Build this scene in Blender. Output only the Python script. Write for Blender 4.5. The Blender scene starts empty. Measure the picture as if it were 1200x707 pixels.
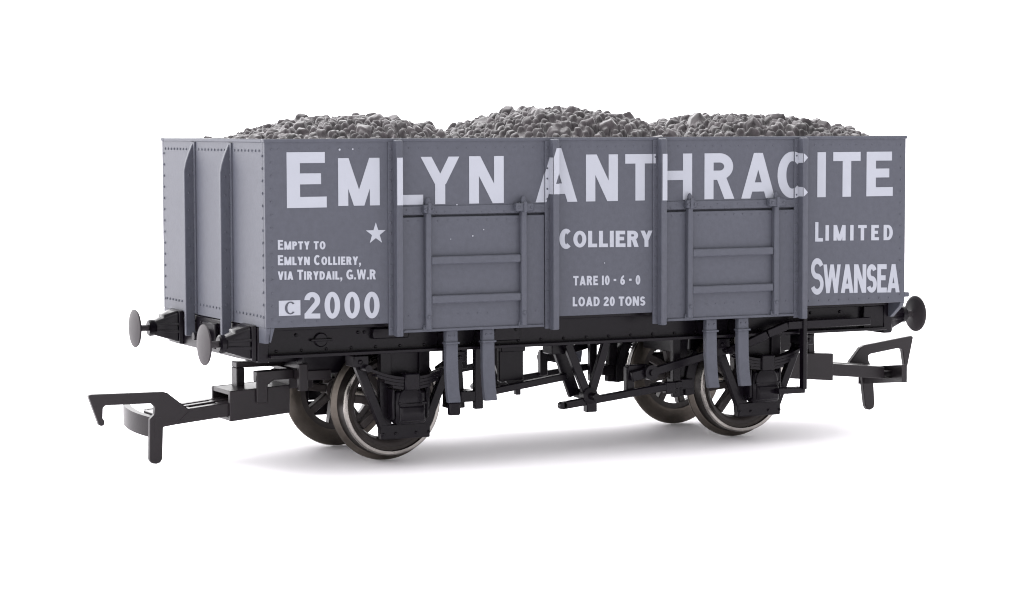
import bpy, bmesh, math, random
import numpy as np
from mathutils import Vector, Matrix
from mathutils.geometry import delaunay_2d_cdt

# ---------------------------------------------------------------- units: all numbers below are model millimetres
U = 0.01
LIFT = 0.71            # the flanges stand on the table, so the tread line is this far above it
SC = bpy.context.scene
C = SC.collection
random.seed(7)
rng = np.random.default_rng(11)

# ---------------------------------------------------------------- camera
cam_d = bpy.data.cameras.new("camera")
cam = bpy.data.objects.new("camera", cam_d)
C.objects.link(cam)
SC.camera = cam
CP = (-139.115, -273.448, 38.995 + LIFT)
YAW, PITCH, ROLL, FPX = 0.460013, 0.0719943, -0.00255867, 2873.468
def cam_axes():
    cy, sy = math.cos(YAW), math.sin(YAW)
    cp, sp = math.cos(PITCH), math.sin(PITCH)
    fwd = Vector((sy * cp, cy * cp, -sp))
    right = Vector((cy, -sy, 0))
    up = right.cross(fwd)
    cr, sr = math.cos(ROLL), math.sin(ROLL)
    return right * cr + up * sr, up * cr - right * sr, fwd
_r, _u, _f = cam_axes()
M = Matrix(((_r.x, _u.x, -_f.x, CP[0] * U), (_r.y, _u.y, -_f.y, CP[1] * U), (_r.z, _u.z, -_f.z, CP[2] * U), (0, 0, 0, 1)))
cam.matrix_world = M
cam_d.sensor_fit = 'HORIZONTAL'
cam_d.sensor_width = 36.0
cam_d.lens = FPX / 1200.0 * 36.0
cam_d.clip_start = 0.05
cam_d.clip_end = 2000.0

# ---------------------------------------------------------------- world: white studio, brightest behind the table, dim room behind the photographer
W = bpy.data.worlds.new("World")
SC.world = W
W.use_nodes = True
_nt = W.node_tree
_bg = _nt.nodes["Background"]
_bg.inputs[0].default_value = (1.0, 0.99, 1.0, 1.0)
_tc = _nt.nodes.new("ShaderNodeTexCoord")
def _lobe(direction, a, b, lo, hi):
    d = _nt.nodes.new("ShaderNodeVectorMath")
    d.operation = 'DOT_PRODUCT'
    d.inputs[1].default_value = Vector(direction).normalized()
    _nt.links.new(_tc.outputs["Generated"], d.inputs[0])
    r = _nt.nodes.new("ShaderNodeMapRange")
    r.interpolation_type = 'SMOOTHSTEP'
    for k, v in (("From Min", a), ("From Max", b), ("To Min", lo), ("To Max", hi)):
        r.inputs[k].default_value = v
    _nt.links.new(d.outputs["Value"], r.inputs["Value"])
    return r.outputs["Result"]
_add = _nt.nodes.new("ShaderNodeMath")
_add.operation = 'ADD'
_nt.links.new(_lobe((0.15, -0.97, 0.1), 0.22, 0.75, 1.3, 0.66), _add.inputs[0])      # the unlit room
_nt.links.new(_lobe((0.05, 0.97, 0.15), 0.38, 0.9, 0.0, 1.6), _add.inputs[1])       # the lit backdrop
_nt.links.new(_add.outputs[0], _bg.inputs[1])

# ---------------------------------------------------------------- lamps
def softbox(name, loc, target, sx, sy, radiance, col=(1, 1, 1)):
    d = bpy.data.lights.new(name, 'AREA')
    d.shape = 'RECTANGLE'
    d.size, d.size_y = sx * U, sy * U
    d.energy = radiance * math.pi * d.size * d.size_y
    d.color = col
    o = bpy.data.objects.new(name, d)
    C.objects.link(o)
    o.location = Vector(loc) * U
    o.rotation_euler = (Vector(target) - Vector(loc)).to_track_quat('-Z', 'Y').to_euler()
    return o
softbox("softbox_end", (-400, 260, 150), (-30, 0, 25), 300, 260, 0.95)
softbox("softbox_overhead", (-40, 120, 420), (0, 0, 20), 420, 300, 2.2)

SC.view_settings.view_transform = 'Standard'
SC.view_settings.look = 'None'
SC.view_settings.exposure = 0.75
SC.view_settings.gamma = 1.0
SC.cycles.max_bounces = 8
SC.cycles.filter_width = 1.15

# ---------------------------------------------------------------- materials
def mat(name, base, rough=0.5, metal=0.0, spec=0.5, mottling=0.12, nscale=6.0, bump=0.0, bscale=60.0, rvar=0.08, tint=None, grain=0.0):
    m = bpy.data.materials.new(name)
    m.use_nodes = True
    nt = m.node_tree
    b = nt.nodes["Principled BSDF"]
    b.inputs["Metallic"].default_value = metal
    b.inputs["Specular IOR Level"].default_value = spec
    tc = nt.nodes.new("ShaderNodeTexCoord")
    n1 = nt.nodes.new("ShaderNodeTexNoise")
    n1.inputs["Scale"].default_value = nscale
    n1.inputs["Detail"].default_value = 6.0
    n1.inputs["Roughness"].default_value = 0.65
    nt.links.new(tc.outputs["Object"], n1.inputs["Vector"])
    rp = nt.nodes.new("ShaderNodeValToRGB")
    rp.color_ramp.elements[0].position = 0.3
    rp.color_ramp.elements[1].position = 0.72
    t = tint or base
    rp.color_ramp.elements[0].color = (*[c * (1 - mottling) for c in base], 1)
    rp.color_ramp.elements[1].color = (*[c * (1 + mottling) for c in t], 1)
    nt.links.new(n1.outputs["Fac"], rp.inputs["Fac"])
    n3 = nt.nodes.new("ShaderNodeTexNoise")
    n3.inputs["Scale"].default_value = 150.0
    n3.inputs["Detail"].default_value = 2.0
    nt.links.new(tc.outputs["Object"], n3.inputs["Vector"])
    g3 = nt.nodes.new("ShaderNodeMapRange")
    g3.inputs["From Min"].default_value = 0.3
    g3.inputs["From Max"].default_value = 0.7
    g3.inputs["To Min"].default_value = 1 - grain
    g3.inputs["To Max"].default_value = 1 + grain
    nt.links.new(n3.outputs["Fac"], g3.inputs["Value"])
    mx = nt.nodes.new("ShaderNodeVectorMath")
    mx.operation = 'SCALE'
    nt.links.new(rp.outputs["Color"], mx.inputs[0])
    nt.links.new(g3.outputs["Result"], mx.inputs["Scale"])
    nt.links.new(mx.outputs["Vector"], b.inputs["Base Color"])
    n2 = nt.nodes.new("ShaderNodeTexNoise")
    n2.inputs["Scale"].default_value = bscale
    n2.inputs["Detail"].default_value = 3.0
    nt.links.new(tc.outputs["Object"], n2.inputs["Vector"])
    mr = nt.nodes.new("ShaderNodeMapRange")
    mr.inputs["To Min"].default_value = max(0.02, rough - rvar)
    mr.inputs["To Max"].default_value = min(1.0, rough + rvar)
    nt.links.new(n1.outputs["Fac"], mr.inputs["Value"])
    nt.links.new(mr.outputs["Result"], b.inputs["Roughness"])
    if bump:
        bp = nt.nodes.new("ShaderNodeBump")
        bp.inputs["Strength"].default_value = bump
        bp.inputs["Distance"].default_value = 0.02 * U
        nt.links.new(n2.outputs["Fac"], bp.inputs["Height"])
        nt.links.new(bp.outputs["Normal"], b.inputs["Normal"])
    return m

PAINT = mat("grey_wagon_paint", (0.0665, 0.070, 0.088), 0.5, spec=0.24, mottling=0.035, nscale=2.2, bump=0.7, bscale=330.0, grain=0.05)
BLACK = mat("black_moulded_plastic", (0.0040, 0.0028, 0.0050), 0.31, spec=0.16, mottling=0.3, nscale=9, bump=0.5, bscale=300)
COUPL = mat("dark_coupling_plastic", (0.0125, 0.0098, 0.0118), 0.36, spec=0.23, mottling=0.15, nscale=9, bump=0.3, bscale=300)
SPOKE = mat("brown_black_wheel_plastic", (0.048, 0.041, 0.040), 0.45, spec=0.35, mottling=0.2, nscale=12, bump=0.4, bscale=300)
STEEL = mat("blackened_tyre_steel", (0.115, 0.101, 0.088), 0.34, metal=1.0, mottling=0.3, nscale=22, bump=0.8, bscale=260, rvar=0.14)
RIM = mat("worn_bright_rim_steel", (0.26, 0.245, 0.23), 0.25, metal=1.0, mottling=0.35, nscale=24, bump=0.9, bscale=260, rvar=0.14)
TREAD = mat("dark_tread_steel", (0.03, 0.026, 0.024), 0.36, metal=0.8, mottling=0.3, nscale=22, bump=0.6, bscale=260)
BUFF = mat("dull_buffer_metal", (0.034, 0.030, 0.033), 0.5, spec=0.16, metal=0.0, mottling=0.2, nscale=14, bump=0.4, bscale=240)
LETTER = mat("white_lettering_ink", (0.335, 0.348, 0.394), 0.6, spec=0.25, mottling=0.05, nscale=5, bump=0.3, bscale=420)
COAL = mat("moulded_coal", (0.036, 0.030, 0.0335), 0.42, spec=0.3, mottling=0.8, nscale=42, bump=1.0, bscale=130, rvar=0.15)
TABLE = mat("white_table_card", (0.95, 0.930, 0.960), 0.75, spec=0.2, mottling=0.004, nscale=1.5)

# ---------------------------------------------------------------- mesh helpers
def bevel_bm(bm, w, seg=1, ang=35):
    if w <= 0:
        return
    es = [e for e in bm.edges if len(e.link_faces) == 2 and e.calc_face_angle(0) > math.radians(ang)]
    if es:
        bmesh.ops.bevel(bm, geom=es, offset=w, segments=seg, affect='EDGES', profile=0.5, clamp_overlap=True)

class MB:
    """collects pieces in millimetres and links them as one mesh object"""
    def __init__(self):
        self.bm = bmesh.new()
    def _merge(self, b):
        me = bpy.data.meshes.new("tmp")
        b.to_mesh(me)
        b.free()
        self.bm.from_mesh(me)
        bpy.data.meshes.remove(me)
        return self
    def box(self, x0, x1, y0, y1, z0, z1, bev=0.08):
        b = bmesh.new()
        x0, x1 = sorted((x0, x1)); y0, y1 = sorted((y0, y1)); z0, z1 = sorted((z0, z1))
        bmesh.ops.create_cube(b, size=1.0)
        for v in b.verts:
            v.co = Vector((x0 + (v.co.x + .5) * (x1 - x0), y0 + (v.co.y + .5) * (y1 - y0), z0 + (v.co.z + .5) * (z1 - z0)))
        bevel_bm(b, min(bev, .3 * min(x1 - x0, y1 - y0, z1 - z0)))
        return self._merge(b)
    def hexa(self, a, c, bev=0.08):
        """frustum: a, c are two matching 4-point loops"""
        b = bmesh.new()
        va = [b.verts.new(p) for p in a]; vc = [b.verts.new(p) for p in c]
        n = len(a)
        b.faces.new(va[::-1]); b.faces.new(vc)
        for i in range(n):
            j = (i + 1) % n
            b.faces.new((va[i], va[j], vc[j], vc[i]))
        bmesh.ops.recalc_face_normals(b, faces=b.faces)
        bevel_bm(b, bev)
        return self._merge(b)
    def prism(self, pts, axis, a, c, bev=0.08):
        """outline pts extruded along axis from a to c; axis y: pts are (x,z); axis x: (y,z); axis z: (x,y)"""
        f = {'y': lambda p, t: (p[0], t, p[1]), 'x': lambda p, t: (t, p[0], p[1]), 'z': lambda p, t: (p[0], p[1], t)}[axis]
        return self.hexa([f(p, a) for p in pts], [f(p, c) for p in pts], bev)
    def bar(self, p, q, w, h, axis='y', bev=0.08):
        """straight flat bar from p to q, thickness w along axis and h across"""
        p, q = Vector(p), Vector(q)
        d = (q - p).normalized()
        ax = {'y': Vector((0, 1, 0)), 'x': Vector((1, 0, 0)), 'z': Vector((0, 0, 1))}[axis]
        s = ax.cross(d).normalized()
        k = d.cross(s).normalized()
        o = [s * (h / 2) + k * (w / 2), s * (-h / 2) + k * (w / 2), s * (-h / 2) - k * (w / 2), s * (h / 2) - k * (w / 2)]
        return self.hexa([p + v for v in o], [q + v for v in o], bev)
    def lathe(self, prof, origin, axis, n=40, cap=True):
        """prof: (distance along axis, radius)"""
        b = bmesh.new()
        A = Vector(axis).normalized()
        t = Vector((0, 0, 1)) if abs(A.z) < .9 else Vector((1, 0, 0))
        e1 = A.cross(t).normalized(); e2 = A.cross(e1)
        O = Vector(origin)
        rings = []
        for d, r in prof:
            if r <= 1e-6:
                rings.append([b.verts.new(O + A * d)])
            else:
                rings.append([b.verts.new(O + A * d + (e1 * math.cos(2 * math.pi * i / n) + e2 * math.sin(2 * math.pi * i / n)) * r) for i in range(n)])
        for r0, r1 in zip(rings, rings[1:]):
            for i in range(n):
                j = (i + 1) % n
                if len(r0) == 1 and len(r1) == 1: continue
                if len(r0) == 1: b.faces.new((r0[0], r1[j], r1[i]))
                elif len(r1) == 1: b.faces.new((r0[i], r0[j], r1[0]))
                else: b.faces.new((r0[i], r0[j], r1[j], r1[i]))
        if cap:
            for r in (rings[0], rings[-1]):
                if len(r) > 1: b.faces.new(r)
        bmesh.ops.recalc_face_normals(b, faces=b.faces)
        for f in b.faces: f.smooth = True
        return self._merge(b)
    def rivet(self, p, nrm, r=0.17, h=0.13):
        b = bmesh.new()
        A = Vector(nrm)
        t = Vector((0, 0, 1)) if abs(A.z) < .9 else Vector((1, 0, 0))
        e1 = A.cross(t).normalized(); e2 = A.cross(e1)
        O = Vector(p)
        rs = []
        for d, rr in ((-.05, r), (h * .55, r * .88), (h, r * .45)):
            rs.append([b.verts.new(O + A * d + (e1 * math.cos(math.pi * i / 4) + e2 * math.sin(math.pi * i / 4)) * rr) for i in range(8)])
        for r0, r1 in zip(rs, rs[1:]):
            for i in range(8):
                j = (i + 1) % 8
                b.faces.new((r0[i], r0[j], r1[j], r1[i]))
        b.faces.new(rs[-1])
        bmesh.ops.recalc_face_normals(b, faces=b.faces)
        for f in b.faces: f.smooth = True
        return self._merge(b)
    def build(self, name, m, parent=None, smooth=None, label=None):
        bm = self.bm
        bmesh.ops.scale(bm, vec=(U, U, U), verts=bm.verts)
        me = bpy.data.meshes.new(name)
        bm.to_mesh(me)
        bm.free()
        if smooth:
            me.polygons.foreach_set("use_smooth", [True] * len(me.polygons))
            if smooth is not True:
                me.set_sharp_from_angle(angle=math.radians(smooth))
        elif any(p.use_smooth for p in me.polygons):
            me.set_sharp_from_angle(angle=math.radians(38))
        me.materials.append(m)
        o = bpy.data.objects.new(name, me)
        C.objects.link(o)
        if parent: o.parent = parent
        if label: o["label"] = label
        return o

def empty(name, loc=(0, 0, 0), parent=None):
    o = bpy.data.objects.new(name, None)
    o.empty_display_size = 0.05
    C.objects.link(o)
    o.location = Vector(loc) * U
    if parent: o.parent = parent
    return o

# ---------------------------------------------------------------- the setting: white table top
t = MB()
b = bmesh.new()
bmesh.ops.create_grid(b, x_segments=8, y_segments=8, size=1.0)
for v in b.verts: v.co = Vector((v.co.x * 9000, v.co.y * 9000, 0))
t._merge(b)
tb = t.build("tabletop", TABLE)
tb["kind"] = "structure"
tb["label"] = "plain white photographic table surface under the wagon"

# ---------------------------------------------------------------- the wagon
wagon = empty("model_wagon", (0, 0, LIFT))
wagon["label"] = "grey model railway coal wagon with white lettering standing on white table"
wagon["category"] = "model wagon"

L2, W2, ZB, ZT = 43.0, 17.9, 16.46, 37.42
DOORS = ((-26.5, -8.3), (8.1, 26.35))
DZ0, DZ1 = 15.35, 28.5
RIBS = (-27.25, -7.3, 7.22, 27.22)

# body: sides with door openings, ends, floor, rim and rivets
def build_body():
    m = MB()
    for s in (-1, 1):
        yo, yi = s * W2, s * (W2 - .6)
        g = .24
        xs = [-L2]
        for a, c in DOORS: xs += [a - g, c + g]
        xs.append(L2)
        for a, c in zip(xs[0::2], xs[1::2]): m.box(a, c, yi, yo, ZB, ZT, .05)
        for a, c in DOORS: m.box(a - g, c + g, yi + s * .002, yo - s * .002, DZ1 + g, ZT - .003, .0)
        m.box(-L2 + .5, L2 - .5, s * (W2 - .62), s * (W2 - 1.1), ZB, ZT - .05, .0)          # inner skin
        for e in (-1, 1):
            m.box(e * L2, e * (L2 - .5), s * (W2 - .61), 0 + s * .001, ZB, ZT - .004, .0)
    m.box(-L2 + .52, L2 - .52, -W2 + .97, W2 - .97, ZB + .02, ZB + 1.4, 0)
    # rim angle, a hair proud of the plates
    for s in (-1, 1):
        m.box(-L2 - .14, L2 + .14, s * (W2 - .9), s * (W2 + .14), ZT - .32, ZT + .06, .06)
        m.box(s * (L2 + .13), s * (L2 - .9), -W2 + .91, W2 - .91, ZT - .325, ZT + .055, .06)
    # rivets, sides
    for s in (-1, 1):
        n = (0, s, 0); y = s * W2
        for z in np.arange(ZB + 1.0, ZT - 1.0, 1.45):
            for x in (-L2 + .75, L2 - .75): m.rivet((x, y, z), n, .13, .09)
        for x in np.arange(-L2 + 1.6, L2 - 1, 1.22):
            if min(abs(x - r) for r in RIBS) > 1.2: m.rivet((x, y, ZT - 1.05), n, .11, .05)
        for x in list(np.arange(-L2 + 1.6, -28.6, 1.5)) + list(np.arange(28.6, L2 - 1, 1.5)):
            m.rivet((x, y, ZB + .62), n, .12, .08)
    # rivets, ends
    for e in (-1, 1):
        n = (e, 0, 0); x = e * L2
        for z in np.arange(ZB + 1.2, ZT - 1.2, 1.38):
            for yy in (-W2 + .75, W2 - .75): m.rivet((x, yy, z), n, .17, .13)
        for yy in np.arange(-W2 + 1.7, W2 - 1.2, 1.13):
            if min(abs(yy - 6.3), abs(yy + 6.3)) > 1.0:
                m.rivet((x, yy, ZT - 1.25), n, .16, .12)
                m.rivet((x, yy, ZB + 1.25), n, .16, .12)
    return m.build("body", PAINT, wagon)
body = build_body()

# corner legs that run down over the headstock
for e in (-1, 1):
    for s in (-1, 1):
        m = MB()
        if e < 0:
            m.prism([(s * W2, ZB - .004), (s * W2, ZB - .4), (s * (W2 - .5), ZB - 1.75), (s * (W2 - 2.35), ZB - 1.8), (s * (W2 - 2.4), ZB - .004)], 'x', -L2, -L2 + .5, .05)
            m.prism([(-L2 + .502, ZB - .004), (-L2 + 1.0, ZB - .004), (-L2 + .55, ZB - 1.6), (-L2 + .502, ZB - 1.6)], 'y', s * W2, s * (W2 - .5), .03)
        else:
            m.prism([(s * W2, ZB - .004), (s * (W2 - .25), ZB - .5), (s * (W2 - 2.3), ZB - 2.0), (s * (W2 - 4.0), ZB - 2.0), (s * (W2 - 2.9), ZB - .004)], 'x', L2, L2 - .6, .05)
        m.build("corner_bracket", PAINT, body)

# T-section ribs on the sides
def side_rib(x, s):
    m = MB()
    m.box(x - .95, x + .37, s * (W2 - .02), s * (W2 + .22), 15.1, ZT - .3, .04)
    m.prism([(s * (W2 + .2), 14.98), (s * (W2 + 1.22), 14.98), (s * (W2 + 1.3), 15.1), (s * (W2 + 1.3), ZT - .25), (s * (W2 + 1.15), ZT - .1), (s * (W2 + .1), ZT - .1)], 'x', x - .38, x + .38, .09)
    for z in np.arange(15.9, 36.5, 1.2):
        for d in (-.68,): m.rivet((x + d, s * (W2 + .22), z), (0, s, 0), .14, .1)
    return m.build("side_rib", PAINT, wagon)
for s in (-1, 1):
    for x in RIBS: side_rib(x, s)

# tapered T-section ribs on the ends
def end_rib(y, e):
    m = MB()
    m.box(e * (L2 - .02), e * (L2 + .2), y - .8, y + .8, ZB + .1, ZT - .4, .04)
    prof = [(e * (L2 + .15), 13.9), (e * (L2 + 1.25), 13.9), (e * (L2 + 1.3), 14.1), (e * (L2 + 1.3), 33.6), (e * (L2 + 1.1), 34.6), (e * (L2 + .75), 35.6), (e * (L2 + .3), 36.7), (e * (L2 + .15), 36.9)]
    m.prism(prof, 'y', y - .3, y + .3, .07)
    for z in np.arange(17.6, 35.8, 1.75):
        for d in (-.56, .56): m.rivet((e * (L2 + .2), y + d, z), (e, 0, 0), .14, .11)
    for z in np.arange(18.4, 33.5, 2.1):
        m.rivet((e * (L2 + .75), y - .3, z), (0, -1, 0), .13, .08)
    return m.build("end_rib", PAINT, wagon)
for e in (-1, 1):
    for y in (-6.7, 6.0): end_rib(y, e)
# hinge lugs that stand out from the right end
for z, d, yy in ((33.6, .9, -13.0), (17.4, .7, -15.4)):
    m = MB()
    m.box(L2 - .1, L2 + d, yy - 2.6, yy + 2.6, z - .3, z + .3, .1)
    m.box(L2 - .1, L2 + d + .35, yy - .5, yy + .5, z - .17, z + .17, .06)
    m.build("end_hinge", PAINT, wagon)

# side doors
def side_door(a, c, s):
    y = lambda d: s * (W2 + d)
    m = MB()
    m.box(a, c, y(-.55), y(.1), DZ0, DZ1, .07)
    m.box(a + .1, c - .1, y(.08), y(.32), DZ0 - .02, DZ0 + .3, .06)                      # turned-out bottom lip
    for x in np.arange(a + .8, c - .4, 1.25):
        m.rivet((x, y(.1), DZ1 - .45), (0, s, 0), .11, .07)
        if int(x * 10) % 3: m.rivet((x, y(.1), DZ0 + 1.9), (0, s, 0), .1, .06)
    d = m.build("side_door", PAINT, wagon)
    xs = (a + 3.05, c - 2.95)
    for i, x in enumerate(xs):
        m = MB()
        m.box(x - .36, x + .36, y(.09), y(.8), DZ0 + .3, 29.0, .1)
        m.box(x - .55, x + .55, y(.09), y(.45), DZ0 + .15, DZ0 + .75, .08)
        m.rivet((x, y(.78), DZ0 + 1.7 + .1 * i), (0, s, 0), .26, .2)
        m.rivet((x - .2, y(.44), DZ0 + .45), (0, s, 0), .16, .12)
        m.rivet((x + .2, y(.44), DZ0 + .45), (0, s, 0), .16, .12)
        m.build("hinge_strap", PAINT, d)
    for z in (23.5, 19.02):
        m = MB()
        m.box(xs[0] + .37, xs[1] - .37, y(.09), y(.68), z - .45, z + .45, .1)
        m.build("cross_bar", PAINT, d)
    return d, xs
for s in (-1, 1):
    for k, (a, c) in enumerate(DOORS):
        d, xs = side_door(a, c, s)
        y = lambda q: s * (W2 + q)
        m = MB()
        m.box(a - .2, c + .2, y(-.02), y(.12), 28.78, 29.75, .04)
        for x in np.arange(a + .6, c - .2, .95):
            m.rivet((x, y(.12), 29.0 + .35 * (int(x * 7) % 2)), (0, s, 0), .1, .06)
        m.build("door_header", PAINT, wagon)
        for i, x in enumerate(xs):
            w = .62 if i == 0 else 1.15
            m = MB()
            m.box(x - w, x + w, y(.1), y(1.0), 28.95, 29.9, .14)
            m.box(x - .2, x + .2, y(1.01), y(1.15), 28.9, 30.1, .06)
            m.lathe([(0, .3), (.5, .3), (.8, .18), (.9, 0)], (x, y(.5), 29.85), (0, 0, 1), 12)
            for q in (-.7, .7):
                m.rivet((x + q * w, y(1.0), 29.4), (0, s, 0), .18, .16)
            m.build("hinge_bracket", PAINT, wagon)

# ---------------------------------------------------------------- lettering
def para(x0, z0, x1, z1, t):                       # slanted stroke with level ends, t wide
    return [(x0, z0), (x0 + t, z0), (x1 + t, z1), (x1, z1)]
def rect(x0, x1, z0, z1):
    return [(x0, z0), (x1, z0), (x1, z1), (x0, z1)]
def ring(cx, cz, rx, rz, tx, tz, a0, a1, n=40):
    out = []
    k = max(4, int(n * abs(a1 - a0) / 360))
    for i in range(k):
        q = []
        for j in (i, i + 1):
            a = math.radians(a0 + (a1 - a0) * j / k)
            q.append(((cx + rx * math.cos(a), cz + rz * math.sin(a)), (cx + (rx - tx) * math.cos(a), cz + (rz - tz) * math.sin(a))))
        out.append([q[0][0], q[1][0], q[1][1], q[0][1]])
    return out
def glyph(ch, w, h, tv, th):
    P = []
    if ch == 'E': P = [rect(0, tv, 0, h), rect(0, w * .96, h - th, h), rect(0, w * .86, h * .52 - th / 2, h * .52 + th / 2), rect(0, w, 0, th)]
    elif ch == 'L': P = [rect(0, tv, 0, h), rect(0, w, 0, th)]
    elif ch == 'T': P = [rect(w / 2 - tv / 2, w / 2 + tv / 2, 0, h), rect(0, w, h - th, h)]
    elif ch == 'H': P = [rect(0, tv, 0, h), rect(w - tv, w, 0, h), rect(0, w, h * .53 - th / 2, h * .53 + th / 2)]
    elif ch in 'I1': P = [rect(w / 2 - tv / 2, w / 2 + tv / 2, 0, h)]
    elif ch == 'N': P = [rect(0, tv * .98, 0, h), rect(w - tv * .98, w, 0, h), para(w - tv * 1.12, 0, 0, h, tv * 1.12)]
    elif ch == 'M': P = [rect(0, tv * .95, 0, h), rect(w - tv * .95, w, 0, h), para(w / 2 - tv * .5, 0, 0, h, tv), para(w / 2 - tv * .5, 0, w - tv, h, tv)]
    elif ch == 'A':
        td = tv * 1.02; ap = td * .98
        P = [para(0, 0, w / 2 - ap / 2, h, td), para(w - td, 0, w / 2 + ap / 2 - td, h, td), rect(w * .24, w * .76, h * .15, h * .15 + th)]
    elif ch == 'V': P = [para(w / 2 - tv * .5, 0, 0, h, tv), para(w / 2 - tv * .5, 0, w - tv, h, tv)]
    elif ch == 'W':
        td = tv * .88
        P = [para(w * .27 - td / 2, 0, 0, h, td), para(w * .27 - td / 2, 0, w / 2 - td / 2, h, td), para(w * .73 - td / 2, 0, w / 2 - td / 2, h, td), para(w * .73 - td / 2, 0, w - td, h, td)]
    elif ch == 'Y': P = [rect(w / 2 - tv / 2, w / 2 + tv / 2, 0, h * .45), para(w / 2 - tv / 2, h * .42, 0, h, tv * 1.06), para(w / 2 - tv / 2, h * .42, w - tv * 1.06, h, tv * 1.06)]
    elif ch in 'RP':
        zm = h * .42; rz = (h - zm) / 2; cz = zm + rz; cx = w * .5; rx = w * (.95 if ch == 'R' else 1.0) - cx
        P = [rect(0, tv, 0, h), rect(tv * .5, cx, h - th, h), rect(tv * .5, cx, zm, zm + th)] + ring(cx, cz, rx, rz, tv, th, -90, 90)
        if ch == 'R': P.append(para(w - tv * 1.12, 0, w * .36, zm + th * .5, tv * 1.1))
    elif ch == 'D':
        cx = w * .45
        P = [rect(0, tv, 0, h), rect(tv * .5, cx, h - th, h), rect(tv * .5, cx, 0, th)] + ring(cx, h / 2, w - cx, h / 2, tv, th, -90, 90)
    elif ch in 'O0': P = ring(w / 2, h / 2, w / 2, h / 2 * 1.02, tv, th * 1.02, 0, 360, 48)
    elif ch == 'C': P = ring(w * .53, h / 2, w * .53, h / 2 * 1.02, tv, th * 1.05, 48, 312, 48)
    elif ch == 'G': P = ring(w * .53, h / 2, w * .53, h / 2 * 1.02, tv, th * 1.05, 45, 300, 48) + [rect(w - tv * .9, w, h * .06, h * .5), rect(w * .52, w, h * .5 - th * .9, h * .5)]
    elif ch == 'S':
        rz = (h + th) / 4
        P = ring(w / 2, h - rz, w * .48, rz, tv, th, 22, 270) + ring(w / 2, rz, w * .5, rz, tv, th, 90, -158)
    elif ch == '2':
        rz = h * .31
        ca, sa = math.cos(math.radians(-38)), math.sin(math.radians(-38))
        P = ring(w / 2, h - rz, w * .5, rz, tv, th, 178, -38) + [[(w / 2 + w * .5 * ca, h - rz + rz * sa), (w / 2 + (w * .5 - tv) * ca, h - rz + (rz - th) * sa), (0, th * .9), (0, 0), (w * .4, th * .9)], rect(0, w, 0, th)]
    elif ch == '6':
        rz = h * .31
        P = ring(w / 2, rz, w / 2, rz, tv, th, 0, 360) + ring(w * .72, rz, w * .72, h - rz, tv, th, 180, 92) + [rect(w * .6, w * .8, h - th, h)]
    elif ch == '-': P = [rect(w * .1, w * .9, h * .42, h * .42 + th)]
    elif ch == '.': P = [rect(w / 2 - tv * .45, w / 2 + tv * .45, 0, tv * .9)]
    elif ch == ',': P = [rect(w / 2 - tv * .45, w / 2 + tv * .45, 0, tv * .9), [(w / 2 - tv * .1, 0), (w / 2 + tv * .45, 0), (w / 2 - tv * .1, -tv * .8), (w / 2 - tv * .5, -tv * .8)]]
    return P
WID = dict(A=.80, C=.74, D=.74, E=.62, G=.80, H=.76, I=.26, L=.56, M=.95, N=.78, O=.80, P=.66, R=.72, S=.66, T=.68, V=.78, W=1.08, Y=.76)
WID.update({'0': .62, '1': .26, '2': .62, '6': .62, '-': .42, '.': .22, ',': .24, ' ': .36})

def text_polys(s, x0, x1, z0, z1, h, small=.84, tv=.24, th=.19, gap=.12):
    """small caps: a capital letter is h tall, a lower-case one small*h; fitted between x0 and x1, baseline from z0 to z1"""
    items, x = [], 0.0
    for ch in s:
        k = small if ch.islower() else 1.0
        w = WID[ch.upper()] * h * k
        if ch != ' ': items.append((ch.upper(), x, w, h * k, k))
        x += w + (gap * h if ch != ' ' else 0)
    tot = x - gap * h
    f = (x1 - x0) / tot
    out = []
    for ch, gx, w, gh, k in items:
        kk = .55 + .45 * k
        for p in glyph(ch, w * f, gh, tv * h * kk * (.25 + .75 * f) if f < 1 else tv * h * kk, th * h * kk):
            out.append([(x0 + gx * f + a, z0 + (z1 - z0) * (gx * f + a) / (x1 - x0) + b) for a, b in p])
    return out

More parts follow.
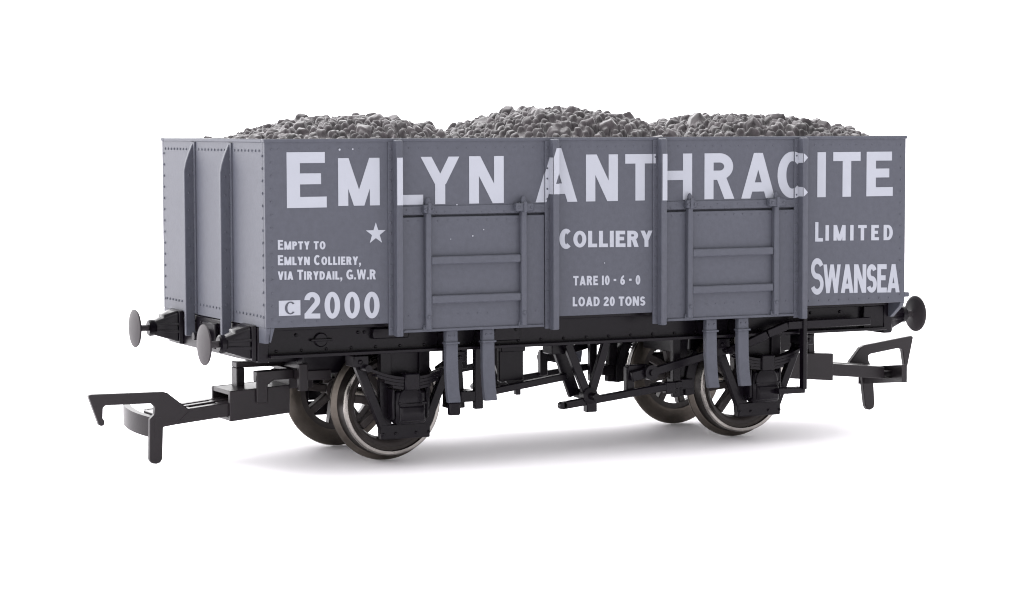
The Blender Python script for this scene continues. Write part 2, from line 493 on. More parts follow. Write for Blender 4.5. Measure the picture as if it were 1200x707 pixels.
def panel_y(x, z):
    """how far the printed surface stands in front of the side plate at x"""
    for r in RIBS:
        if abs(x - r) < .36 and z < 36.3: return 1.3
        if -.95 < x - r < 0: return .22
    return 0.0
def decal(name, polys, label=None, base=.035, m=None, drop=0.0):
    vs, fs = [], []
    for p in polys:
        ar = sum(p[i][0] * p[(i + 1) % len(p)][1] - p[(i + 1) % len(p)][0] * p[i][1] for i in range(len(p)))
        if ar < 0: p = p[::-1]
        fs.append(list(range(len(vs), len(vs) + len(p))))
        vs += [Vector(q) for q in p]
    ov, oe, of, _, _, fo = delaunay_2d_cdt(vs, [], fs, 1, 1e-5, True)
    bm = bmesh.new()
    bv = [bm.verts.new((v.x, 0, v.y)) for v in ov]
    for f, o in zip(of, fo):
        if o:
            try: bm.faces.new([bv[i] for i in f])
            except ValueError: pass
    bmesh.ops.delete(bm, geom=[v for v in bm.verts if not v.link_faces], context='VERTS')
    cuts = []
    sides = []
    for r in RIBS: cuts += [r - .95, r - .36, r + .36, r + .95]
    for c in cuts:
        bmesh.ops.bisect_plane(bm, geom=bm.verts[:] + bm.edges[:] + bm.faces[:], plane_co=(c, 0, 0), plane_no=(1, 0, 0))
    for r in RIBS:                                  # ink that ran down the left cheek of a rib
        for e in bm.edges:
            if all(abs(v.co.x - (r - .36)) < 1e-4 for v in e.verts): sides.append((r, e.verts[0].co.z, e.verts[1].co.z))
    bmesh.ops.split_edges(bm, edges=[e for e in bm.edges if any(abs(e.verts[0].co.x - c) < 1e-4 and abs(e.verts[1].co.x - c) < 1e-4 for c in cuts)])
    for f in bm.faces:
        ce = f.calc_center_median()
        yy = -(W2 + panel_y(ce.x, ce.z) + base)
        for v in f.verts: v.co.y = yy
    bmesh.ops.recalc_face_normals(bm, faces=bm.faces)
    for f in bm.faces:
        if f.normal.y > 0: f.normal_flip()
    for r, za, zc in sides:
        q = [bm.verts.new((r - .38 - .03, -(W2 + d), z)) for z, d in ((za, .26), (zc, .26), (zc, 1.27), (za, 1.27))]
        bm.faces.new(q)
    k = MB()
    k._merge(bm)
    return k.build(name, m or LETTER, wagon, label=label)

BL, CT = 29.93, 35.5
big = ([], [])
for ch, a, c, top in (('E', -40.42, -35.65, 36.0), ('M', -34.26, -29.19, 35.3), ('L', -27.6, -23.8, 35.3), ('Y', -24.1, -19.23, 35.36), ('N', -17.99, -13.54, 35.38),
                      ('A', -9.41, -3.9, 36.25), ('N', -2.74, 1.56, 35.46), ('T', 2.55, 6.6, 35.46), ('H', 6.92, 11.76, 35.48), ('R', 13.49, 17.75, 35.48),
                      ('A', 18.7, 23.55, 35.48), ('C', 23.9, 27.95, 35.55), ('I', 29.72, 30.97, 35.5), ('T', 32.05, 36.13, 35.5), ('E', 37.03, 41.03, 35.5)):
    tv = {'I': 1.25, 'E': 1.42}.get(ch, 1.28)
    if ch == 'E' and a < -40: tv = 1.58
    zb = 29.8 if a < -40 else BL
    for p in glyph(ch, c - a, top - zb, tv, 1.12 if top < 35.9 else 1.22):
        big[0 if c < -12 else 1].append([(a + q[0], zb + q[1]) for q in p])
decal("company_lettering", big[0], "large white first word of the company name with a taller initial E")
decal("company_lettering", big[1], "large white second word of the company name with a taller initial A")
decal("colliery_lettering", text_polys("C", -6.28, -4.6, 24.42, 24.4, 2.34, tv=.31, th=.22) + text_polys("OLLIERY", -4.43, 6.28, 24.55, 24.36, 1.94, tv=.28, th=.22, gap=.11))
decal("limited_lettering", text_polys("L", 29.45, 30.6, 24.44, 24.42, 2.42, tv=.22, th=.18) + text_polys("IMITED", 30.98, 41.09, 24.52, 24.35, 1.93, tv=.27, th=.2, gap=.36))
decal("town_lettering", text_polys("S", 28.83, 30.75, 17.85, 17.8, 4.55, tv=.155, th=.16) + text_polys("WANSEA", 30.7, 42.2, 17.98, 17.72, 3.58, tv=.215, th=.175, gap=.02))
decal("load_lettering", text_polys("TARE 10 - 6 - 0", -4.44, 4.62, 20.05, 19.88, 1.12, tv=.245, th=.215, gap=.13) + text_polys("LOAD 20 TONS", -4.52, 5.31, 17.58, 17.32, 1.12, tv=.25, th=.215, gap=.12))
decal("return_lettering", text_polys("Empty to", -41.54, -35.85, 25.2, 25.1, 1.08, tv=.245, th=.205, gap=.11)
      + text_polys("Emlyn Colliery,", -41.56, -31.54, 23.47, 23.24, 1.12, tv=.245, th=.205, gap=.1)
      + text_polys("via Tirydail, G.W.R", -41.58, -29.74, 21.84, 21.54, 1.12, tv=.245, th=.205, gap=.1))
decal("running_number", text_polys("2000", -38.44, -29.3, 17.4, 17.12, 2.98, tv=.22, th=.19, gap=.17))
cx, cz = -29.7, 26.72
star = []
for i in range(10):
    r = 1.28 if i % 2 == 0 else .5
    a = math.radians(90 + 36 * i)
    star.append((cx + r * math.cos(a), cz + r * math.sin(a)))
decal("star_emblem", [[(cx, cz), star[i], star[(i + 1) % 10]] for i in range(10)])
decal("letter_panel", [rect(-41.5, -38.92, 17.8, 19.5)], "small white panel holding a dark letter C")
decal("letter_emblem", ring(-40.12, 18.65, .66, .72, .3, .14, 42, 318), base=.06, m=PAINT)
for x, z, d in ((-17.6, 26.2, .16), (-16.2, 26.9, .12), (-20.4, 25.9, .1), (-19.6, 29.84, .14), (-11.6, 29.9, .1), (-34.1, 36.25, .22), (-32.5, 36.3, .16), (-.3, 22.6, .12), (-22.2, 31.6, .16)):
    decal("paint_fleck", [[(x + d * .6 * math.cos(k * 1.05), z + d * .6 * math.sin(k * 1.05)) for k in range(6)]], base=.15)

# ---------------------------------------------------------------- underframe
m = MB()
m.box(-42.2, 42.2, -14.0, 14.0, 15.2, ZB - .01, .0)
m.box(-41.5, 41.5, -9.0, 9.0, 13.0, 15.19, .1)
for e in (-1, 1):
    m.box(e * 34.0, e * 18.5, -6.0, 6.0, 9.8, 12.99, .1)
    m.box(e * 37.5, e * 34.01, -4.0, 4.0, 11.2, 12.98, .1)
m.build("underframe", BLACK, wagon)
for s in (-1, 1):
    m = MB()
    m.box(-41.7, 41.7, s * 14.0, s * 14.6, 12.8, 16.4, .05)
    m.box(-41.7, 41.7, s * 14.61, s * 16.0, 12.82, 13.2, .06)
    m.box(-41.7, 41.7, s * 14.61, s * 15.9, 15.95, 16.38, .06)
    for x in np.arange(-40.6, 41, 3.05):
        m.rivet((x, s * 14.6, 13.55), (0, s, 0), .2, .15)
    for x in (-38.2, -30.6, -29.8, 31.0, 35.4):
        m.rivet((x, s * 14.6, 15.3), (0, s, 0), .22, .2)
    # lamp-iron style half-round cleat and a few plates riveted to the channel
    m.box(-36.5, -33.9, s * 14.6, s * 15.1, 14.5, 14.78, .05)
    m.lathe([(0, .82), (.2, .82), (.3, .7)], (-35.2, s * 14.58, 14.64), (0, s, 0), 24)
    m.box(-29.0, -24.5, s * 14.6, s * 15.3, 14.5, 15.7, .1)
    m.box(-14.0, -10.0, s * 14.6, s * 15.1, 13.6, 15.6, .1)
    for x in (-13.4, -10.6): m.rivet((x, s * 15.1, 14.9), (0, s, 0), .2, .16)
    m.box(38.6, 41.6, s * 14.6, s * 15.3, 13.1, 15.9, .08)
    m.build("solebar", BLACK, wagon)
for e in (-1, 1):
    m = MB()
    m.box(e * 41.71, e * 43.0, -15.2, 15.2, 12.35, 16.35, .1)
    for y in np.arange(-14, 14.1, 2.0):
        if abs(abs(y) - 12.6) > 2.2: m.rivet((e * 43.0, y, 15.6), (e, 0, 0), .2, .15)
    m.box(e * 43.0, e * 43.5, -2.2, 2.2, 12.9, 15.9, .1)
    m.lathe([(0, .9), (.9, .9), (1.1, .5), (2.1, .5)], (e * 43.3, 0, 14.3), (e, 0, 0), 16)
    m.build("headstock", BLACK, wagon)

# buffers
def buffer(e, y):
    r = empty("buffer", parent=wagon)
    zc = 14.45
    m = MB()
    q = lambda x, hy, z0, z1: [(x, y - hy, z0), (x, y + hy, z0), (x, y + hy, z1), (x, y - hy, z1)]
    m.hexa(q(e * 42.99, 2.15, 12.45, 16.6), q(e * 43.5, 2.05, 12.55, 16.5), .08)
    m.hexa(q(e * 43.48, 1.75, 12.75, 16.3), q(e * 46.2, .8, 13.6, 15.25), .12)
    for d in (-.45, .45):
        m.hexa([(e * 43.48, y - 1.95, zc + d - .16), (e * 43.48, y + 1.95, zc + d - .16), (e * 43.48, y + 1.95, zc + d + .16), (e * 43.48, y - 1.95, zc + d + .16)],
               [(e * 46.0, y - .98, zc + d * .8 - .14), (e * 46.0, y + .98, zc + d * .8 - .14), (e * 46.0, y + .98, zc + d * .8 + .14), (e * 46.0, y - .98, zc + d * .8 + .14)], .04)
    m.hexa([(e * 43.48, y - 1.5, 15.6), (e * 43.48, y + 1.5, 15.6), (e * 43.48, y + 1.5, 16.55), (e * 43.48, y - 1.5, 16.55)],
           [(e * 45.1, y - 1.1, 15.0), (e * 45.1, y + 1.1, 15.0), (e * 45.1, y + 1.1, 16.05), (e * 45.1, y - 1.1, 16.05)], .08)
    m.lathe([(0, 1.0), (.55, 1.05), (.75, .85), (.75, .5)], (e * 46.05, y, zc), (e, 0, 0), 24)
    m.build("buffer_housing", BLACK, r)
    m = MB()
    m.lathe([(0, .38), (1.55, .38), (1.75, .7), (1.9, 1.9), (2.0, 2.22), (2.12, 2.32), (2.24, 2.3), (2.38, 1.7), (2.46, .9), (2.48, 0)], (e * 46.3, y, zc), (e, 0, 0), 48)
    m.build("buffer_head", BUFF, r)
for e in (-1, 1):
    for y in (-12.65, 12.65): buffer(e, y)

# wheels
def wheel(px, s):
    """wheel on the near (s=-1) or far side; lathe axis points to the outside"""
    r = empty("wheel", (px, 0, 6.3), wagon)
    return r
TY = [(0, 5.0), (0, 6.75), (.1, 6.93), (.3, 7.0), (.5, 6.93), (.68, 6.6), (.82, 6.34), (.84, 5.2), (.2, 5.0)]
TD = [(.83, 5.2), (.83, 6.33), (1.0, 6.28), (2.42, 6.2), (2.42, 5.2)]
TR = [(2.4, 5.62), (2.4, 6.21), (2.55, 6.19), (2.66, 6.08), (2.68, 6.04), (2.68, 5.72), (2.62, 5.66), (2.4, 5.62)]
WY = 7.1
def make_tyre(s):
    m = MB()
    m.lathe([(d, r) for d, r in TY], (0, s * WY, 0), (0, s, 0), 72, cap=False)
    return m
def make_spokes(s):
    m = MB()
    m.lathe([(.25, 5.19), (.25, 4.25), (1.9, 4.6), (2.2, 4.9), (2.3, 5.67), (2.3, 5.4)], (0, s * WY, 0), (0, s, 0), 64, cap=False)
    m.lathe([(.0, .7), (.0, 1.5), (2.3, 1.35), (2.6, .9), (2.6, .0)], (0, s * WY, 0), (0, s, 0), 28)
    for k in range(8):
        a = 2 * math.pi * (k + .27) / 8
        p = Vector((math.cos(a), 0, math.sin(a)))
        m.bar(p * 1.1 + Vector((0, s * (WY + 1.05), 0)), p * 4.5 + Vector((0, s * (WY + 1.05), 0)), 1.3, .98, 'y', .15)
    return m
for s in (-1, 1):
    src = None
    for px in (-24.2, 24.2):
        r = empty("wheel", (px, 0, 6.3), wagon)
        r.rotation_euler = (0, .35 if px < 0 else 1.2 + .3 * s, 0)
        if src is None:
            a = make_tyre(s).build("tyre", STEEL, r, smooth=30)
            c = make_spokes(s).build("spokes", SPOKE, r)
            f = MB()
            f.lathe(TR, (0, s * WY, 0), (0, s, 0), 72, cap=False)
            f = f.build("rim_face", RIM, r, smooth=20)
            g = MB()
            g.lathe(TD, (0, s * WY, 0), (0, s, 0), 72, cap=False)
            g = g.build("tread", TREAD, r, smooth=30)
            src = (a, c, f, g)
        else:
            for o in src:
                q = o.copy(); C.objects.link(q); q.parent = r
for px in (-24.2, 24.2):
    m = MB()
    m.lathe([(0, .3), (1.6, .9), (1.9, 1.0), (24.5, 1.0), (24.8, .9), (26.4, .3)], (px, -13.2, 6.3), (0, 1, 0), 20)
    m.build("axle", STEEL, wagon)

# axle guards with leaf springs and axleboxes
def axle_guard(px, s):
    m = MB()
    y0, y1 = s * 12.6, s * 13.5
    for d in (-2.45, 2.45):
        m.box(px + d - .72, px + d + .72, y0, y1, 3.2, 12.65, .08)
    m.box(px - 3.1, px + 3.1, y0, s * 13.6, 2.55, 4.3, .12)
    m.box(px - 2.4, px + 2.4, y0, s * 13.2, 9.4, 12.62, .08)
    for d in (-1, 1):
        m.bar((px + d * 5.9, s * 13.1, 11.6), (px + d * 2.7, s * 13.1, 4.0), .9, 1.05, 'y', .1)
        m.box(px + d * 5.2, px + d * 7.1, s * 12.4, s * 15.0, 11.3, 12.62, .1)
        m.rivet((px + d * 6.3, s * 15.0, 11.9), (0, s, 0), .3, .25)
    for d in (-2.9, -1.3, 1.3, 2.9): m.rivet((px + d, s * 13.6, 3.2), (0, s, 0), .2, .18)
    g = m.build("axle_guard", BLACK, wagon)
    m = MB()
    for k in range(4):
        half = 5.4 - k * 1.0
        n = 12
        up, lo = [], []
        for i in range(n + 1):
            x = -half + 2 * half * i / n
            z = 9.75 - k * .37 + 1.35 * (x / 5.4) ** 2
            up.append((px + x, z + .16)); lo.append((px + x, z - .16))
        for i in range(n):
            m.hexa([(up[i][0], s * 14.0, up[i][1]), (up[i + 1][0], s * 14.0, up[i + 1][1]), (lo[i + 1][0], s * 14.0, lo[i + 1][1]), (lo[i][0], s * 14.0, lo[i][1])],
                   [(up[i][0], s * 15.4, up[i][1]), (up[i + 1][0], s * 15.4, up[i + 1][1]), (lo[i + 1][0], s * 15.4, lo[i + 1][1]), (lo[i][0], s * 15.4, lo[i][1])], 0)
    m.box(px - .95, px + .95, s * 13.9, s * 15.7, 8.35, 10.35, .15)
    for d in (-1, 1):
        m.lathe([(0, .42), (1.8, .42)], (px + d * 5.5, s * 13.9, 11.15), (0, s, 0), 14)
    m.build("leaf_spring", BLACK, g)
    m = MB()
    m.box(px - 1.9, px + 1.9, s * 13.2, s * 15.3, 4.4, 8.3, .3)
    m.hexa([(px - 1.6, s * 15.25, 4.7), (px + 1.6, s * 15.25, 4.7), (px + 1.6, s * 15.25, 6.6), (px - 1.6, s * 15.25, 6.6)],
           [(px - 1.35, s * 15.9, 4.9), (px + 1.35, s * 15.9, 4.9), (px + 1.35, s * 15.9, 6.4), (px - 1.35, s * 15.9, 6.4)], .12)
    m.box(px - 1.75, px + 1.75, s * 15.2, s * 15.6, 6.75, 7.05, .08)
    m.lathe([(0, 1.55), (.25, 1.55), (.4, 1.3)], (px - .1, s * 15.2, 7.2), (0, s, 0), 24)
    m.box(px - 2.3, px - 1.95, s * 13.4, s * 15.0, 5.0, 8.6, .1)
    m.box(px + 1.95, px + 2.3, s * 13.4, s * 15.0, 5.0, 8.6, .1)
    m.build("axlebox", BLACK, g)
for s in (-1, 1):
    for px in (-24.2, 24.2): axle_guard(px, s)

# brake gear
def brake_gear(s):
    y = s * 12.3
    m = MB()
    m.bar((-2.3, y, 12.6), (.4, y, 6.3), .7, 1.05, 'y', .08)
    m.bar((3.0, y, 12.6), (.9, y, 6.3), .7, 1.05, 'y', .08)
    m.lathe([(0, 1.0), (1.2, 1.0), (1.35, .7)], (.6, y - s * .6, 6.2), (0, s, 0), 20)
    m.lathe([(0, .45), (2.2, .45)], (.6, y, 6.2), (0, s, 0), 12)
    m.box(-4.0, -1.0, s * 9.0, s * 11.6, 11.3, 12.7, .1)
    m.bar((-2.4, s * 9.5, 12.6), (.1, s * 9.5, 6.0), .7, 1.5, 'y', .08)
    m.build("brake_hanger", BLACK, wagon)
    # push rods to the blocks, tumbler and cross pieces
    m = MB()
    m.bar((-3.0, y, 5.15), (13.6, y, 6.95), .8, .92, 'y', .12)
    m.lathe([(-.4, .46), (.4, .46)], (-3.0, y, 5.15), (0, 1, 0), 16)
    m.box(.1, 1.5, s * 11.8, s * 12.9, 4.2, 6.0, .1)
    m.box(11.2, 12.6, s * 11.7, s * 12.8, 5.9, 7.3, .1)
    m.bar((-14.3, s * 10.0, 6.7), (-1.3, s * 10.0, 8.42), .9, .85, 'y', .1)
    m.box(-8.2, -7.6, s * 9.6, s * 10.4, 6.5, 7.6, .08)
    m.bar((6.6, s * 11.6, 6.2), (6.6, s * 11.6, 9.4), .9, 1.1, 'y', .1)
    m.box(6.2, 9.0, s * 11.3, s * 12.1, 8.0, 9.6, .1)
    m.build("brake_rod", BLACK, wagon)
    for px, d in ((-24.2, 1), (24.2, -1)):
        m = MB()
        n = 8
        out, inn = [], []
        for i in range(n + 1):
            a = math.radians(-8 + 40 * i / n)
            out.append((px + d * 8.6 * math.cos(a), 6.3 + 8.6 * math.sin(a)))
            inn.append((px + d * 7.25 * math.cos(a), 6.3 + 7.25 * math.sin(a)))
        m.prism(out + inn[::-1], 'y', s * 8.0, s * 9.9, .08)
        m.bar((px + d * 8.5, s * 9.0, 12.7), (px + d * 9.0, s * 9.0, 5.2), 1.1, 1.15, 'y', .1)
        m.box(px + d * 8.2, px + d * 10.4, s * 8.4, s * 11.2, 6.1, 7.4, .1)
        m.bar((px + d * 10.6, s * 10.9, 12.7), (px + d * 10.6, s * 10.9, 5.2), .8, 1.1, 'y', .1)
        m.build("brake_block", BLACK, wagon)
    # long hand lever and its guard
    m = MB()
    P = [(8.9, s * 12.9, 8.65), (17.0, s * 13.2, 10.55), (20.5, s * 15.0, 11.5), (23.4, s * 16.6, 13.1), (26.2, s * 16.7, 14.05), (38.5, s * 16.7, 14.15)]
    for a, c in zip(P, P[1:]):
        m.bar(a, c, .7, 1.0, 'y', .08)
    m.lathe([(-.5, .95), (.5, .95)], (8.9, s * 12.9, 8.65), (0, 1, 0), 20)
    m.lathe([(-.8, .4), (.8, .4)], (8.9, s * 12.9, 8.65), (0, 1, 0), 14)
    m.bar((6.4, s * 12.6, 8.2), (8.9, s * 12.6, 8.7), .6, 1.2, 'y', .08)
    m.build("brake_lever", BLACK, wagon)
    m = MB()
    m.box(28.3, 28.85, s * 16.3, s * 17.3, 6.0, 15.4, .08)
    m.box(25.0, 28.85, s * 15.2, s * 16.9, 5.5, 6.2, .08)
    m.box(28.3, 28.85, s * 14.6, s * 16.3, 13.25, 13.5, .06)
    m.box(28.3, 28.85, s * 14.6, s * 16.31, 15.0, 15.45, .06)
    m.build("lever_guard", BLACK, wagon)
    m = MB()
    m.box(-9.5, -6.2, s * 7.6, s * 8.3, 8.0, 12.98, .1)
    m.box(-9.5, -6.2, s * 8.31, s * 8.9, 11.6, 12.98, .1)
    m.build("bracket_plate", BLACK, wagon)
for s in (-1, 1): brake_gear(s)
for s in (-1, 1):
    m = MB()
    m.lathe([(0, .6), (3.6, .6)], (.6, s * 9.2, 6.2), (0, s, 0), 16)
    m.build("cross_shaft", BLACK, wagon)

# grey door stops hanging below the doors
def door_stop(x, s, tip):
    m = MB()
    yo = lambda d: s * (17.6 + d)
    prof = [(yo(-.75), 15.33), (yo(0.0), 15.33), (yo(.1), 11.0), (yo(.35), 8.6), (yo(.8), 7.0), (yo(.0), 6.95), (yo(-.4), 8.6), (yo(-.7), 11.0)]
    m.prism(prof, 'x', x - .78, x + .78, .1)
    m.box(x - .9, x + .9, yo(-.8), yo(.28), 13.75, 13.98, .05)
    for d in (-.35, .35):
        m.rivet((x + d, yo(.02), 14.7), (0, s, 0), .12, .1)
    o = m.build("door_stop", PAINT, wagon)
    m = MB()
    m.box(x - .5, x + .5, s * 14.6, yo(-.7), 13.25, 15.0, .08)
    m.build("stop_bracket", BLACK, o)
    if tip:
        m = MB()
        m.prism([(yo(.78), 6.98), (yo(.9), 5.9), (yo(.7), 5.5), (yo(.1), 5.55), (yo(.02), 6.93)], 'x', x - .7, x + .7, .12)
        m.build("stop_tip", BLACK, o)
for s in (-1, 1):
    for x, tip in ((-20.1, 1), (-15.4, 0), (14.75, 0), (19.3, 0)): door_stop(x, s, tip)

# couplings
def coupling(e, dz, tilt):
    """e=-1 left end, e=1 right end; built for the left end and turned half round for the right one"""
    r = empty("coupling", (0, 0, 0), wagon)
    m = MB()
    y = 3.3
    def slab(y0, y1, za, zb, zc, zd, xa=-42.1, xb=-34.6, bev=.08):      # z za..zb at the open end, zc..zd at the inner end
        m.hexa([(xa, y0, za), (xa, y1, za), (xa, y1, zb), (xa, y0, zb)], [(xb, y0, zc), (xb, y1, zc), (xb, y1, zd), (xb, y0, zd)], bev)
    slab(-y, -y + .6, 4.4, 8.0, 5.05, 8.4)
    slab(y - .6, y, 4.4, 8.0, 5.05, 8.4)
    slab(-y + .61, y - .61, 7.45, 7.98, 7.85, 8.38, -42.05)
    slab(-y + .61, y - .61, 4.42, 4.9, 5.07, 5.6, -42.05)
    slab(-y + .62, y - .62, 4.95, 7.4, 5.6, 7.8, -39.6, -34.7, 0)
    # gantry that ties the pocket to the frame, and a clip over its near side
    m.box(-39.9, -38.9, .4, 2.2, 7.9, 10.3, .08)
    m.box(-39.9, -33.5, .4, 2.2, 10.31, 11.0, .08)
    m.box(-38.9, -37.5, -y - .45, -y - .02, 6.45, 9.8, .12)
    m.prism([(-38.9, 8.9), (-38.9, 10.2), (-34.3, 10.3), (-34.3, 9.1), (-36.8, 9.1), (-37.4, 8.6)], 'y', -y - .46, -y + .9, .1)
    m.box(-34.59, -31.5, -3.0, 3.0, 7.9, 9.79, .1)
    m.box(-34.6, -33.5, -6.4, -5.6, 7.9, 11.1, .08)
    m.box(-34.3, -30.5, -6.3, 3.0, 9.1, 10.3, .1)
    if e > 0: m.box(-34.58, -30.8, -2.95, 2.95, 4.9, 7.89, .1)
    m.build("coupling_box", COUPL, r)
    m = MB()
    # flat bar with two slots, drooping a little
    def lath(xa, xb, y0, y1, d0=0, d1=0, bev=.1):
        f = lambda x: 5.0 + (x + 42.1) * .096
        m.hexa([(xa, y0, f(xa) + d0), (xa, y1, f(xa) + d0), (xa, y1, f(xa) + 1.62 + d1), (xa, y0, f(xa) + 1.62 + d1)],
               [(xb, y0, f(xb) + d0), (xb, y1, f(xb) + d0), (xb, y1, f(xb) + 1.62 + d1), (xb, y0, f(xb) + 1.62 + d1)], bev)
    lath(-50.6, -39.7, -2.85, -1.7)
    lath(-50.6, -39.7, 1.7, 2.85)
    lath(-48.6, -39.7, -.5, .5, .01, .05)
    lath(-43.0, -39.7, -1.69, 1.69, .02, -.05, .05)
    lath(-51.0, -46.4, -1.69, 1.69, .02, -.05, .05)
    m.build("coupling_bar", COUPL, r)
    # bowed bumper
    m = MB()
    n = 16
    pl = []
    for i in range(n + 1):
        yy = -3.0 + 8.6 * i / n
        pl.append((-52.7 + (yy - 2.6) ** 2 * .047, yy))
    for (xa, ya), (xb, yb) in zip(pl, pl[1:]):
        m.hexa([(xa, ya, 2.95), (xa + .85, ya, 2.95), (xa + .85, ya, 5.3), (xa, ya, 5.3)],
               [(xb, yb, 2.95), (xb + .85, yb, 2.95), (xb + .85, yb, 5.3), (xb, yb, 5.3)], 0)
    for v in m.bm.verts: v.co.z += .11 * (v.co.y + 3.0)
    m.box(-52.0, -50.0, 1.7, 2.85, 4.25, 5.2, .05)
    m.box(-51.3, -50.0, -2.84, -1.7, 4.2, 5.2, .05)
    bmesh.ops.remove_doubles(m.bm, verts=m.bm.verts, dist=.002)
    bmesh.ops.delete(m.bm, geom=[f for f in m.bm.faces if len(f.verts) == 4 and abs(f.normal.y) > .9 and f.calc_area() > 1.5 and -2.9 < f.calc_center_median().y < 5.5], context='FACES_ONLY')
    for f in m.bm.faces: f.smooth = True
    m.build("coupling_bumper", COUPL, r, smooth=40)
    # hook with its hanging dropper, one flat plate
    m = MB()
    if e < 0:
        hook = [(-59.0, 8.25), (-58.75, 8.42), (-50.1, 8.3), (-49.6, 8.15), (-47.4, 6.4), (-46.9, 6.0), (-48.6, 4.4), (-50.15, 4.2), (-50.3, .5), (-50.55, .1), (-51.0, -.03), (-51.55, .05), (-51.85, .45),
                (-51.75, 5.2), (-51.2, 5.7), (-51.1, 6.6), (-51.5, 7.02), (-57.0, 7.08), (-57.3, 6.8), (-57.35, 5.55), (-57.1, 5.3), (-57.15, 4.85), (-57.5, 4.7), (-57.8, 4.85)]
    else:
        hook = [(-58.9, 9.05), (-58.6, 9.25), (-50.9, 8.3), (-50.2, 8.0), (-48.4, 6.0), (-48.4, 5.4), (-50.4, 4.4), (-51.05, .0), (-51.4, -.55), (-51.9, -.6), (-52.5, -.35), (-52.6, .3), (-52.3, 4.6),
                (-52.0, 5.4), (-51.6, 6.1), (-51.5, 6.8), (-51.9, 7.05), (-56.5, 7.65), (-57.1, 7.4), (-57.5, 5.2), (-58.0, 5.15)]
    yh = -2.98
    m.prism(hook, 'y', yh, yh + .75, .09)
    m.build("coupling_hook", COUPL, r)
    if e > 0:
        r.rotation_euler = (0, 0, math.pi)
    r.location.z = dz * U
    return r
coupling(-1, 0, 0)
coupling(1, .75, 0)

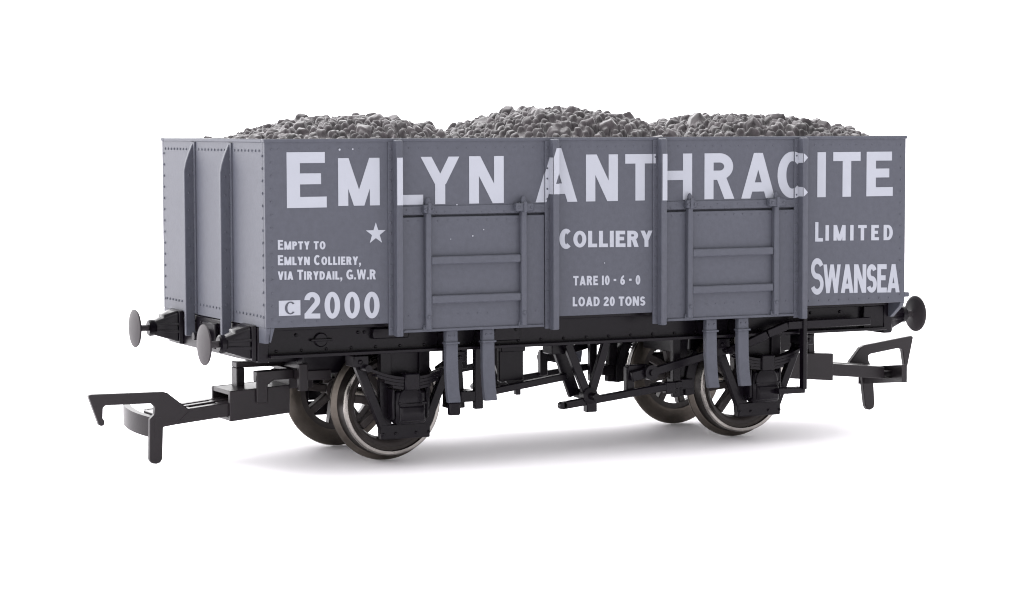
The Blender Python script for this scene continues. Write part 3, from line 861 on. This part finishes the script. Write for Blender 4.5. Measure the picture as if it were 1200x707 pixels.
# ---------------------------------------------------------------- coal load
def coal():
    x0, x1, y0, y1 = -41.9, 41.9, -16.8, 16.8
    st = .13
    nx, ny = int((x1 - x0) / st) + 1, int((y1 - y0) / st) + 1
    X, Y = np.meshgrid(np.linspace(x0, x1, nx), np.linspace(y0, y1, ny), indexing='ij')
    def heap(x, y):
        h = np.full(np.shape(x), 36.3)
        for cx, top, wl, wr in ((-25.3, 40.05, 18.0, 15.2), (.8, 41.0, 14.4, 21.0), (26.2, 40.2, 12.5, 25.5)):
            d = x - cx
            u = np.where(d < 0, d / wl, d / wr)
            v = np.abs(y) / 18.0
            r2 = np.clip(np.sqrt(u * u + v ** 3.6), 0, 1)
            h = np.maximum(h, 36.3 + (top - 36.3) * (np.cos(r2 * math.pi / 2) ** 1.1))
        return h
    H = heap(X, Y) - .8
    cell = {}
    pts = []
    for i in range(60000):
        px, py = rng.uniform(x0, x1), rng.uniform(y0, y1)
        r = float(np.clip(rng.lognormal(math.log(.56), .32), .34, 1.05))
        if len(pts) % 70 == 0: r = rng.uniform(1.05, 1.3)
        ci, cj = int(px // 2), int(py // 2)
        ok = True
        for di in (-1, 0, 1):
            for dj in (-1, 0, 1):
                for qx, qy, qr in cell.get((ci + di, cj + dj), ()):
                    if (qx - px) ** 2 + (qy - py) ** 2 < (.78 * (r + qr)) ** 2: ok = False
        if not ok: continue
        cell.setdefault((ci, cj), []).append((px, py, r))
        pts.append((px, py, r))
    for px, py, r in pts:
        zc = float(heap(np.array(px), np.array(py))) - .3 + rng.uniform(-.25, .3) * r
        i0, i1 = max(0, int((px - 1.6 * r - x0) / st)), min(nx, int((px + 1.6 * r - x0) / st) + 2)
        j0, j1 = max(0, int((py - 1.6 * r - y0) / st)), min(ny, int((py + 1.6 * r - y0) / st) + 2)
        sx, sy = X[i0:i1, j0:j1] - px, Y[i0:i1, j0:j1] - py
        rr = np.sqrt(sx * sx + sy * sy)
        top = r * rng.uniform(.7, .95) * np.sqrt(np.clip(1.25 - (rr / r) ** 2, 0, 2)) - np.where(rr > 1.11 * r, 9, 0)
        tx_, ty_ = rng.normal(0, .3, 2)
        top = np.minimum(top, r * rng.uniform(.42, .7) + tx_ * sx + ty_ * sy)
        a0 = rng.uniform(0, 6.28)
        for q in range(6):
            a = a0 + 6.283 * q / 6 + rng.normal(0, .3)
            tl = rng.uniform(.25, .8)
            n0, n1, n2 = math.cos(a) * math.cos(tl), math.sin(a) * math.cos(tl), math.sin(tl)
            top = np.minimum(top, (r * rng.uniform(.62, .92) - sx * n0 - sy * n1) / n2)
        H[i0:i1, j0:j1] = np.maximum(H[i0:i1, j0:j1], zc + top)
    def vnoise(cell):
        gx, gy = int((x1 - x0) / cell) + 3, int((y1 - y0) / cell) + 3
        g = rng.uniform(-1, 1, (gx, gy))
        fx, fy = (X - x0) / cell, (Y - y0) / cell
        ix, iy = fx.astype(int), fy.astype(int)
        fx, fy = fx - ix, fy - iy
        fx, fy = fx * fx * (3 - 2 * fx), fy * fy * (3 - 2 * fy)
        return (g[ix, iy] * (1 - fx) + g[ix + 1, iy] * fx) * (1 - fy) + (g[ix, iy + 1] * (1 - fx) + g[ix + 1, iy + 1] * fx) * fy
    H += .10 * vnoise(.7) + .06 * vnoise(.33)
    P = np.pad(H, 1, mode='edge')
    H = .6 * H + .1 * (P[:-2, 1:-1] + P[2:, 1:-1] + P[1:-1, :-2] + P[1:-1, 2:])
    root = empty("coal_load", (0, 0, ZB + 1.42 + LIFT))
    root["label"] = "heaped load of grey brown moulded coal filling the wagon body"
    root["category"] = "coal"
    zb = ZB + 1.42
    cuts = [0, int((-11.7 - x0) / st), int((17.8 - x0) / st), nx - 1]
    for a, c in zip(cuts, cuts[1:]):
        n = c - a + 1
        idx = np.arange(n * ny).reshape(n, ny)
        co = np.stack([X[a:c + 1], Y[a:c + 1], H[a:c + 1]], -1).reshape(-1, 3)
        quads = np.stack([idx[:-1, :-1], idx[1:, :-1], idx[1:, 1:], idx[:-1, 1:]], -1).reshape(-1, 4)
        loop = list(idx[:, 0]) + list(idx[-1, 1:]) + list(idx[-2::-1, -1]) + list(idx[0, -2:0:-1])
        base = len(co)
        low = co[loop].copy(); low[:, 2] = zb
        co = np.vstack([co, low]); co[:, 2] -= zb
        nl_ = len(loop)
        sk = [(loop[i], base + i, base + (i + 1) % nl_, loop[(i + 1) % nl_]) for i in range(nl_)]
        faces = quads.tolist() + sk + [tuple(range(base, base + nl_))[::-1]]
        me = bpy.data.meshes.new("coal_heap")
        me.from_pydata((co * U).tolist(), [], faces)
        me.polygons.foreach_set("use_smooth", [True] * len(quads) + [False] * (len(me.polygons) - len(quads)))
        me.materials.append(COAL)
        o = bpy.data.objects.new("coal_heap", me)
        C.objects.link(o)
        o.parent = root
coal()
